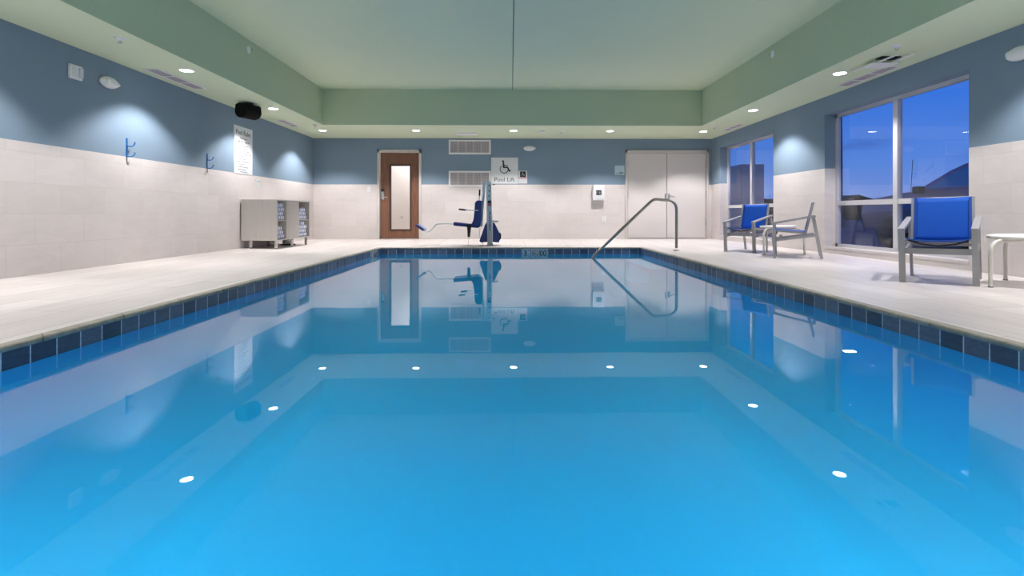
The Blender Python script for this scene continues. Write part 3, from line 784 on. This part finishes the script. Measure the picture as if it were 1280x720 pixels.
# ------------------------------------------------------------------ pool lift
lx, ly = -.43, 11.15; lz = deck_z(lx, ly)
c = thing('pool_lift', 'grey and navy pool lift with a seat at the far pool edge', 'pool lift', (lx, ly, lz))
dz = -lz
def Lx(x): return x-lx
MB().box((Lx(-.5), -.1, 0), (Lx(-.36), .12, .02), bev=.005).build('base_plate', M['lift_grey'], c)
m = MB(); m.bar((Lx(-.43), 0, .02), (Lx(-.458), 0, 1.293+dz), .11, .09, up=(0, 1, 0)); mast = m.build('mast', M['lift_grey'], c)
for i in range(9):      # worn vertical wordmark, too small to read
    MB().box((Lx(-.445), -.048, .285+i*.044+dz), (Lx(-.415), -.0445, .285+i*.044+(.03 if i % 3 else .022)+dz)).build('worn_marking', M['lift_navy'], mast)
MB().box((Lx(-.475), -.049, .835+dz), (Lx(-.405), -.045, .9+dz)).build('warning_sticker', M['black'], mast)
MB().box((Lx(-.475), -.049, .79+dz), (Lx(-.405), -.045, .825+dz)).build('warning_sticker', M['red'], mast)
for z in (1.0, 1.1, 1.22): MB().lathe([(.014, -.045), (.014, -.052), (.001, -.054)], 10, axis='Y', org=(Lx(-.449), 0, z+dz)).build('bolt', M['lift_black'], mast)
m = MB().bar((Lx(-.62), 0, 1.275+dz), (Lx(-.41), 0, 1.285+dz), .03, .07, up=(0, 1, 0)); m.build('top_arm', M['lift_grey'], c)
m = MB(); m.bar((Lx(-.548), .0, 1.27+dz), (Lx(-.575), 0, .9+dz), .06, .06, up=(0, 1, 0)); m.bar((Lx(-.575), .0, .92+dz), (Lx(-.612), 0, .36+dz), .045, .06, up=(0, 1, 0)); m.build('lift_arm', M['lift_grey'], c)
MB().tube([(Lx(-.362), -.0, 1.24+dz), (Lx(-.335), 0, 1.242+dz)], .013, 10).build('knob', M['lift_black'], c)
rod = MB().tube([(Lx(-.655), -.05, .7+dz), (Lx(-.648), -.05, 1.02+dz)], .011, 8).build('push_handle', M['lift_grey'], c)
MB().tube([(Lx(-.648), -.05, 1.0+dz), (Lx(-.646), -.05, 1.13+dz)], .017, 10).build('grip', M['lift_black'], rod)
# moulded seat shell: side profile swept across the seat width
sh = [(-1.175, .445), (-1.175, .375), (-.9, .35), (-.68, .325), (-.63, .36), (-.60, .5), (-.592, .89), (-.64, .9), (-.69, .895), (-.735, .85), (-.742, .7), (-.765, .5), (-.8, .42), (-.86, .41)]
m = MB().prism(sh, lambda u, v, t: (Lx(u), t, v+dz), -.22, .22)
m.build('seat', M['lift_navy'], c)
for s in (-1, 1):
    a = MB().tube([(Lx(-.66), s*.23, .69+dz), (Lx(-.95), s*.24, .7+dz)], .010, 8).build('armrest', M['lift_grey'], c)
    MB().tube([(Lx(-.935), s*.24, .699+dz), (Lx(-1.065), s*.24, .715+dz)], .019, 10).build('grip', M['lift_black'], a)
m = MB().prism([(-.905, .4), (-.8, .4), (-.82, .28), (-.835, .14), (-.885, .14), (-.89, .27)], lambda u, v, t: (Lx(u), t, v+dz), -.235, -.222)
st = m.build('seat_belt', M['lift_black'], c)
MB().tube([(Lx(-.86), -.23, .15+dz), (Lx(-.865), -.232, .06+dz), (Lx(-.885), -.235, -.036+dz)], .004, 6).build('belt_tail', M['lift_grey'], st)
ft = MB().tube([(Lx(u), 0, v+dz) for u, v in ((-1.16, .405), (-1.35, .412), (-1.5, .412), (-1.56, .4), (-1.6, .36), (-1.65, .29), (-1.7, .245), (-1.76, .232), (-1.82, .25), (-1.86, .28))], .013, 10).build('footrest_tube', M['lift_grey'], c)
MB().bar((Lx(-1.965), 0, .385+dz), (Lx(-1.81), 0, .275+dz), .34, .03, up=(0, 0, 1)).build('footrest', M['lift_navy'], ft)
MB().bar((Lx(-1.925), 0, .39+dz), (Lx(-1.79), 0, .295+dz), .3, .012, up=(0, 0, 1)).build('footrest_pad', plain('pale_blue_pad', srgb(120, 135, 190), .5), ft)
for pts in ([(-.5, .44), (-.53, .4), (-.65, .05), (-.62, .02), (-.49, .03)], [(-.37, .03), (-.24, .02), (-.215, .17), (-.33, .42), (-.37, .44)]):
    MB().prism(pts, lambda u, v, t: (Lx(u), t, v+dz), -.1, .14).build('battery_cover', M['lift_navy'], c)
MB().prism([(-.245, .04), (-.2, .1), (-.195, .18), (-.225, .23), (-.245, .17)], lambda u, v, t: (Lx(u), t, v+dz), -.09, .13).build('bumper', M['lift_black'], c)
MB().tube([(Lx(-.39), .0, .466+dz), (Lx(-.26), 0, .466+dz)], .024, 14).build('drive_motor', M['lift_grey'], c)
MB().tube([(Lx(-.66), .02, .33+dz), (Lx(-.655), .02, .18+dz), (Lx(-.63), .0, .06+dz), (Lx(-.58), .0, -.02+dz)], .006, 8).build('hose', M['lift_grey'], c)

# ------------------------------------------------------------------ pool grab rail
ry = 9.53
c = thing('pool_handrail', 'bent stainless steel handrail reaching from the right deck into the pool', 'handrail', (3.01, ry, deck_z(3.01, ry)))
rz = -deck_z(3.01, ry)
path = [(3.01, .0), (3.012, .5), (3.012, .71)] + [(2.855+.157*math.cos(R(a)), .71+.157*math.sin(R(a))*1.02) for a in (15, 30, 45, 60, 75, 90)] + [(2.75, .872), (2.67, .883)]
path += [(2.62, .884), (2.585, .872), (2.55, .848), (2.5, .80), (2.3, .612), (2.0, .328), (1.7, .044), (1.6, -.05), (1.52, -.13), (1.49, -.175), (1.478, -.23), (1.475, -.35), (1.475, -.72)]
MB().tube([(x-3.01, 0, z+rz) for x, z in path], .0255, 16).build('rail', M['steel'], c)
MB().lathe([(.06, 0), (.06, .006), (.04, .018), (.028, .02)], 24).build('escutcheon', M['steel'], c)

# ------------------------------------------------------------------ sling chairs
def make_chair(label):
    c = thing('sling_armchair', label, 'chair', group='blue sling armchairs')
    hw = .268; yf, yr, yt = -.30, .30, .21
    for s in (-1, 1):
        m = MB(); m.bar((s*hw, yf, 0), (s*hw, yf, .495), .05, .028, up=(0, 1, 0)); m.build('leg', M['chair_grey'], c)
        m = MB(); m.bar((s*hw, yr, 0), (s*hw, yt, .6), .024, .036, up=(0, 1, 0)); m.build('leg', M['chair_grey'], c)
        m = MB(); m.bar((s*hw, yf-.03, .502), (s*hw, yt+.03, .605), .052, .022); m.build('armrest', M['chair_grey'], c)
        m = MB(); m.bar((s*hw, yf, .26), (s*hw, .255, .335), .022, .036); m.build('side_stretcher', M['chair_grey'], c)
        x = s*.236
        m = MB(); m.bar((x, yf+.0, .405), (x, .11, .365), .022, .03); m.bar((x, .108, .362), (x, .215, .80), .022, .028, up=(0, 1, 0)); m.build('seat_rail', M['chair_grey'], c)
        m = MB(); m.bar((s*.224, yf+.02, .37), (s*hw, yf+.02, .37), .02, .02); m.build('bracket', M['chair_grey'], c)
    m = MB(); m.box((-hw, -.235, .268), (hw, -.205, .322)); m.build('front_crossbar', M['chair_grey'], c)
    m = MB(); m.box((-hw, .21, .32), (hw, .235, .352)); m.build('rear_crossbar', M['chair_grey'], c)
    sag = lambda u: -.024*(1-(2*u-1)**2)
    m = MB().grid(lambda u, v: (-.23+.46*u, yf-.02+v*.43, .418-.04*v+sag(u)*(.75 if v < .05 else 1)*(1-.4*v)), 12, 6)
    m.build('seat', M['sling'], c, solid=.006)
    m = MB().grid(lambda u, v: (-.226+.452*u, .105+.113*v-sag(u)*.9*(1-.4*v), .372+.433*v+(-.008*(1-(2*u-1)**2) if v > .9 else 0)), 12, 8)
    bk = m.build('backrest', M['sling'], c, solid=.006)
    for s in (-1, 1):
        m = MB(); m.bar((s*.214, .100, .405), (s*.214, .207, .80), .022, .004, up=(0, 1, 0)); m.build('hem', M['sling_edge'], bk)
    m = MB().tube([(-.22, yf+.03, .398), (-.13, yf+.03, .366), (0, yf+.03, .348), (.13, yf+.03, .366), (.22, yf+.03, .398)], .007, 8); m.build('sag_bar', M['lift_black'], c)
    return c
tilt = math.atan2(.055, XR-PX1)
def place_chair(o, x, y, ang):
    # lean with the gentle fall of the deck towards the pool
    q = Matrix.Rotation(-tilt, 4, 'Y') @ Matrix.Rotation(R(ang), 4, 'Z')
    o.rotation_euler = q.to_euler(); o.location = (x, y, deck_z(x, y)); return o
ch = make_chair('blue sling armchair in front of the near window, nearest the viewer'); place_chair(ch, 4.161, 5.027, -44.6)
c2 = dup(ch, (0, 0, 0), label='blue sling armchair seen side on, right of the small white table'); place_chair(c2, 4.252, 7.747, -118.6)
c3 = dup(ch, (0, 0, 0), label='blue sling armchair in front of the far window, left of the small white table'); place_chair(c3, 4.151, 9.09, -56.7)

# ------------------------------------------------------------------ side tables
def make_table(label):
    c = thing('side_table', label, 'table', group='white side tables')
    MB().lathe([(.001, .415), (.25, .415), (.262, .42), (.265, .432), (.262, .444), (.25, .448), (.001, .448)], 48).build('table_top', M['table_white'], c)
    MB().lathe([(.05, .395), (.12, .4), (.12, .415)], 24).build('mounting_plate', M['table_leg'], c)
    for a in (188, 68, 308):
        u = Vector((math.cos(R(a)), math.sin(R(a)), 0))
        pts = [u*.06+Vector((0, 0, .402)), u*.265+Vector((0, 0, .402)), u*.31+Vector((0, 0, .392)), u*.345+Vector((0, 0, .365)), u*.363+Vector((0, 0, .325)), u*.37+Vector((0, 0, .27)), u*.375+Vector((0, 0, .003))]
        lg = MB().tube(pts, .0165, 12).build('leg', M['table_leg'], c)
        p = u*.375; MB().lathe([(.019, .0), (.019, .008), (.012, .01)], 12, org=(p.x, p.y, 0)).build('foot', M['grey_print'], lg)
    return c
tb = make_table('round white side table between the two far blue armchairs'); place_chair(tb, 4.31, 8.43, 22)
t2 = dup(tb, (0, 0, 0), label='round white side table cut off by the right picture edge'); place_chair(t2, 4.565, 4.595, 0)

# ------------------------------------------------------------------ depth markers at the waterline
def marker(name, label, loc, rotz, content):
    c = thing(name, label, 'depth marker', loc, rotz, group='depth marker tiles')
    MB().box((-.084, -.006, -.115), (.084, 0, .087), bev=.002).build('tile', plain('marker_tile', srgb(176, 190, 196), .35), c)
    if content == 'no_diving':
        ringp = [(.058*math.cos(R(a)), -.0075, .058*math.sin(R(a))) for a in range(0, 361, 12)]
        MB().tube(ringp, .006, 6, cap=False).build('red_ring', M['red'], c)
        m = MB().tube([(-.03, -.0075, .02), (.0, -.0075, .0), (.03, -.0075, -.025)], .008, 6); m.tube([(-.04, -.0078, .04), (.04, -.0078, -.04)], .004, 6)
        m.build('diver_symbol', M['black'], c)
    else:
        big, small = content
        text_mesh(big, .15, 'lettering', M['black'], c, (-.02, -.0066, -.0), bold=.002, xs=.9)
        text_mesh(small, .045, 'lettering', M['black'], c, (.06 if len(big) == 1 else .062, -.0066, .05))
    return c
zt = WAT
for wall_, base, rot, d in (('far pool edge', (.497, PY1-.002), BACK, (1, 0)), ('left pool edge', (PX0+.002, 10.1), LEFT, (0, 1))):
    for k, (nm, what) in enumerate((('depth_marker', ('3', 'FT')), ('no_diving_marker', 'no_diving'), ('depth_marker', ('00', 'IN')))):
        o_ = (k-1)*.178
        names = ('pale depth tile reading 3 FT at the ', 'pale no diving tile at the ', 'pale depth tile reading 00 IN at the ')
        marker(nm, names[k]+wall_, (base[0]+d[0]*o_, base[1]+d[1]*o_, zt), rot, what)

# ------------------------------------------------------------------ outside
struct('ground', MB().box((XR+.25, -20, GRD-.2), (60, 90, GRD)), M['asphalt'])
b = thing('building', 'low grey brown building seen through the far window', 'building', (12.2, 30, GRD))
MB().box((-3, 0, 0), (1.85, 8, 3.42)).build('wall', M['building'], b)
MB().box((1.0, -.15, 0), (2.25, 8, 3.56)).build('corner_block', M['building'], b)
MB().box((-3, -.06, 3.3), (1.0, .1, 3.44)).build('parapet', M['building'], b)

def make_car(label, loc, rotz):
    c = thing('parked_car', label, 'car', loc, rotz)
    hwid = .9   # local: front towards +y, x across
    low = [(2.3, .35), (2.32, .75), (2.25, .95), (2.0, 1.06), (1.2, 1.16), (.65, 1.2), (-2.2, 1.2), (-2.35, 1.0), (-2.38, .35)]
    m = MB(); n = len(low)
    def ins(v): return hwid - (.03 if v > 1.0 else 0) - (.06 if v < .4 else 0)
    vs = [(s*ins(v), u, v) for s in (-1, 1) for u, v in low]
    m.add(vs, [list(range(n))[::-1], [n+i for i in range(n)]] + [(i, (i+1) % n, n+(i+1) % n, n+i) for i in range(n)])
    m.build('body', M['car_paint'], c)
    cab = [(.75, 1.18), (.05, 1.55), (-.25, 1.66), (-.7, 1.72), (-1.9, 1.68), (-2.25, 1.18)]; n = len(cab)
    m = MB(); vs = [(s*(hwid-.04-(v-1.18)*.36), u, v) for s in (-1, 1) for u, v in cab]
    m.add(vs, [list(range(n))[::-1], [n+i for i in range(n)]] + [(i, (i+1) % n, n+(i+1) % n, n+i) for i in range(n)]); m.build('cabin', M['car_paint'], c)
    for s in (-1, 1):
        for pol in ([(.45, 1.23), (.0, 1.48), (-.25, 1.58), (-.62, 1.62), (-.62, 1.23)], [(-.7, 1.23), (-.7, 1.62), (-1.7, 1.6), (-1.95, 1.23)]):
            MB().prism(pol, lambda u, v, t: (s*(hwid-.036-(v-1.18)*.36+t), u, v), -.01, .006).build('side_window', M['car_glass'], c)
        MB().box((s*.9, .42, 1.14), (s*1.06, .58, 1.28), bev=.03).build('wing_mirror', M['car_black'], c)
        MB().box((s*.55, 2.24, .74), (s*.86, 2.335, .88), bev=.02).build('headlight', M['clear_lens'], c)
        for u in (1.45, -1.45):
            wl = MB().lathe([(.2, -.1), (.34, -.1), (.36, -.06), (.36, .06), (.34, .1), (.2, .1)], 28, axis='X', org=(s*.8, u, .36)).build('wheel', M['car_black'], c)
            MB().lathe([(.05, .0), (.21, .0), (.21, .02), (.05, .03)], 20, axis='X', org=(s*.8+s*.09, u, .36)).build('hub', M['chrome'], wl)
    m = MB().grid(lambda u, v: ((u-.5)*2*(.83-.13*v), .72-.66*v, 1.205+.35*v), 4, 4); m.build('windscreen', M['car_glass'], c, solid=.01)
    MB().tube([(-.75, 1.0, 1.15), (-.76, .93, 1.85)], .006, 6).build('antenna', M['car_black'], c)
    return c
make_car('dark parked car outside the near window', (9.0, 9.75, GRD), 0)

c = thing('street_lamp', 'tall dark lamp post in the car park outside the near window', 'street lamp', (18.95, 30, GRD))
MB().tube([(0, 0, 0), (0, 0, 7.1)], [.12, .08], 12).build('pole', M['pole'], c)
MB().bar((0, 0, 7.08), (.7, 0, 7.12), .1, .08).build('arm', M['pole'], c)
hd = MB().box((.2, -.2, 7.06), (.85, .2, 7.18), bev=.03).build('lamp_head', M['pole'], c)
MB().box((.25, -.17, 7.03), (.8, .17, 7.06)).build('lens', M['street_lens'], hd)
MB().lathe([(.22, 0), (.22, .5), (.12, .55)], 16).build('base', M['pole'], c)
def shrub(loc, r, label):
    c = thing('shrub', label, 'shrub', loc); rnd = random.Random(int(loc[0]*10)); m = MB()
    for i in range(260):
        a, e_, q = rnd.uniform(0, 6.28), rnd.uniform(-.3, 1.57), r*rnd.uniform(.6, 1.)
        p = Vector((math.cos(a)*math.cos(e_)*q, math.sin(a)*math.cos(e_)*q, .35*r+math.sin(e_)*q)); s_ = r*.16
        u = Vector((rnd.uniform(-1, 1), rnd.uniform(-1, 1), rnd.uniform(-1, 1))).normalized(); v = u.orthogonal().normalized()
        m.add([p-u*s_, p+v*s_*.5, p+u*s_, p-v*s_*.5], [(0, 1, 2, 3)])
    m.build('foliage', M['leaf'], c)
    m = MB()
    for a in (0, 2.1, 4.2): m.tube([(0, 0, 0), (math.cos(a)*r*.3, math.sin(a)*r*.3, r*.7)], .03, 6)
    m.build('stem', M['pole'], c)
shrub((11.1, 22.5, GRD), .75, 'dark shrub in front of the low building outside the far window')
rnd = random.Random(5)
top = [(14+i*1.3, GRD+2.3+.35*math.sin(i*.7)+.25*math.sin(i*1.9+1)+rnd.uniform(-.06, .06)) for i in range(40)]
m = MB().prism([(14, GRD-.1)]+top+[(14+39*1.3, GRD-.1)], lambda u, v, t: (u, t, v), 60, 64)
struct('hills', m, M['leaf'])

# ------------------------------------------------------------------ dusk sky
wd = bpy.data.worlds.new('dusk_sky'); scn.world = wd; wd.use_nodes = True
t = wd.node_tree; t.nodes.clear(); N = t.nodes.new; LK = t.links.new
tc = N('ShaderNodeTexCoord'); sp = N('ShaderNodeSeparateXYZ'); LK(tc.outputs['Generated'], sp.inputs[0])
cr = N('ShaderNodeValToRGB'); LK(sp.outputs[2], cr.inputs[0]); E_ = cr.color_ramp.elements
E_[0].position = 0.0; E_[0].color = srgb(122, 146, 206); E_[1].position = .32; E_[1].color = srgb(30, 96, 214)
el = E_.new(.08); el.color = srgb(88, 132, 214); el = E_.new(.18); el.color = srgb(48, 112, 218)
mp = N('ShaderNodeMapping'); mp.inputs['Scale'].default_value = (2.2, 2.2, 9); LK(tc.outputs['Generated'], mp.inputs[0])
nz = N('ShaderNodeTexNoise'); nz.inputs['Scale'].default_value = 3.; nz.inputs['Detail'].default_value = 6.; LK(mp.outputs[0], nz.inputs['Vector'])
c2r = N('ShaderNodeValToRGB'); c2r.color_ramp.elements[0].position = .56; c2r.color_ramp.elements[1].position = .74
c2r.color_ramp.elements[0].color = (0, 0, 0, 1); c2r.color_ramp.elements[1].color = (.55, .55, .55, 1); LK(nz.outputs['Fac'], c2r.inputs[0])
mx = N('ShaderNodeMix'); mx.data_type = 'RGBA'; mx.inputs[7].default_value = srgb(52, 84, 160); LK(c2r.outputs[0], mx.inputs[0]); LK(cr.outputs[0], mx.inputs[6])
bg = N('ShaderNodeBackground'); bg.inputs['Strength'].default_value = .8; LK(mx.outputs[2], bg.inputs[0])
wo_ = N('ShaderNodeOutputWorld'); LK(bg.outputs[0], wo_.inputs[0])

# ------------------------------------------------------------------ camera and view
cam = bpy.data.cameras.new('camera'); co = bpy.data.objects.new('camera', cam); COL.objects.link(co)
co.location = (0, 0, .625); co.rotation_euler = (R(90), 0, -.0166)
cam.sensor_width = 36; cam.lens = 660/1280*36; cam.shift_x = -9/1280; cam.shift_y = -93/1280; cam.clip_start = .05; cam.clip_end = 300
scn.camera = co
scn.view_settings.view_transform = 'Standard'; scn.view_settings.look = 'None'; scn.view_settings.gamma = 1
scn.view_settings.use_curve_mapping = False
scn.view_settings.exposure = .5
scn.cycles.use_denoising = True
scn.cycles.max_bounces = 16; scn.cycles.diffuse_bounces = 8; scn.cycles.transparent_max_bounces = 16
scn.cycles.volume_bounces = 4
scn.cycles.sample_clamp_indirect = 8.
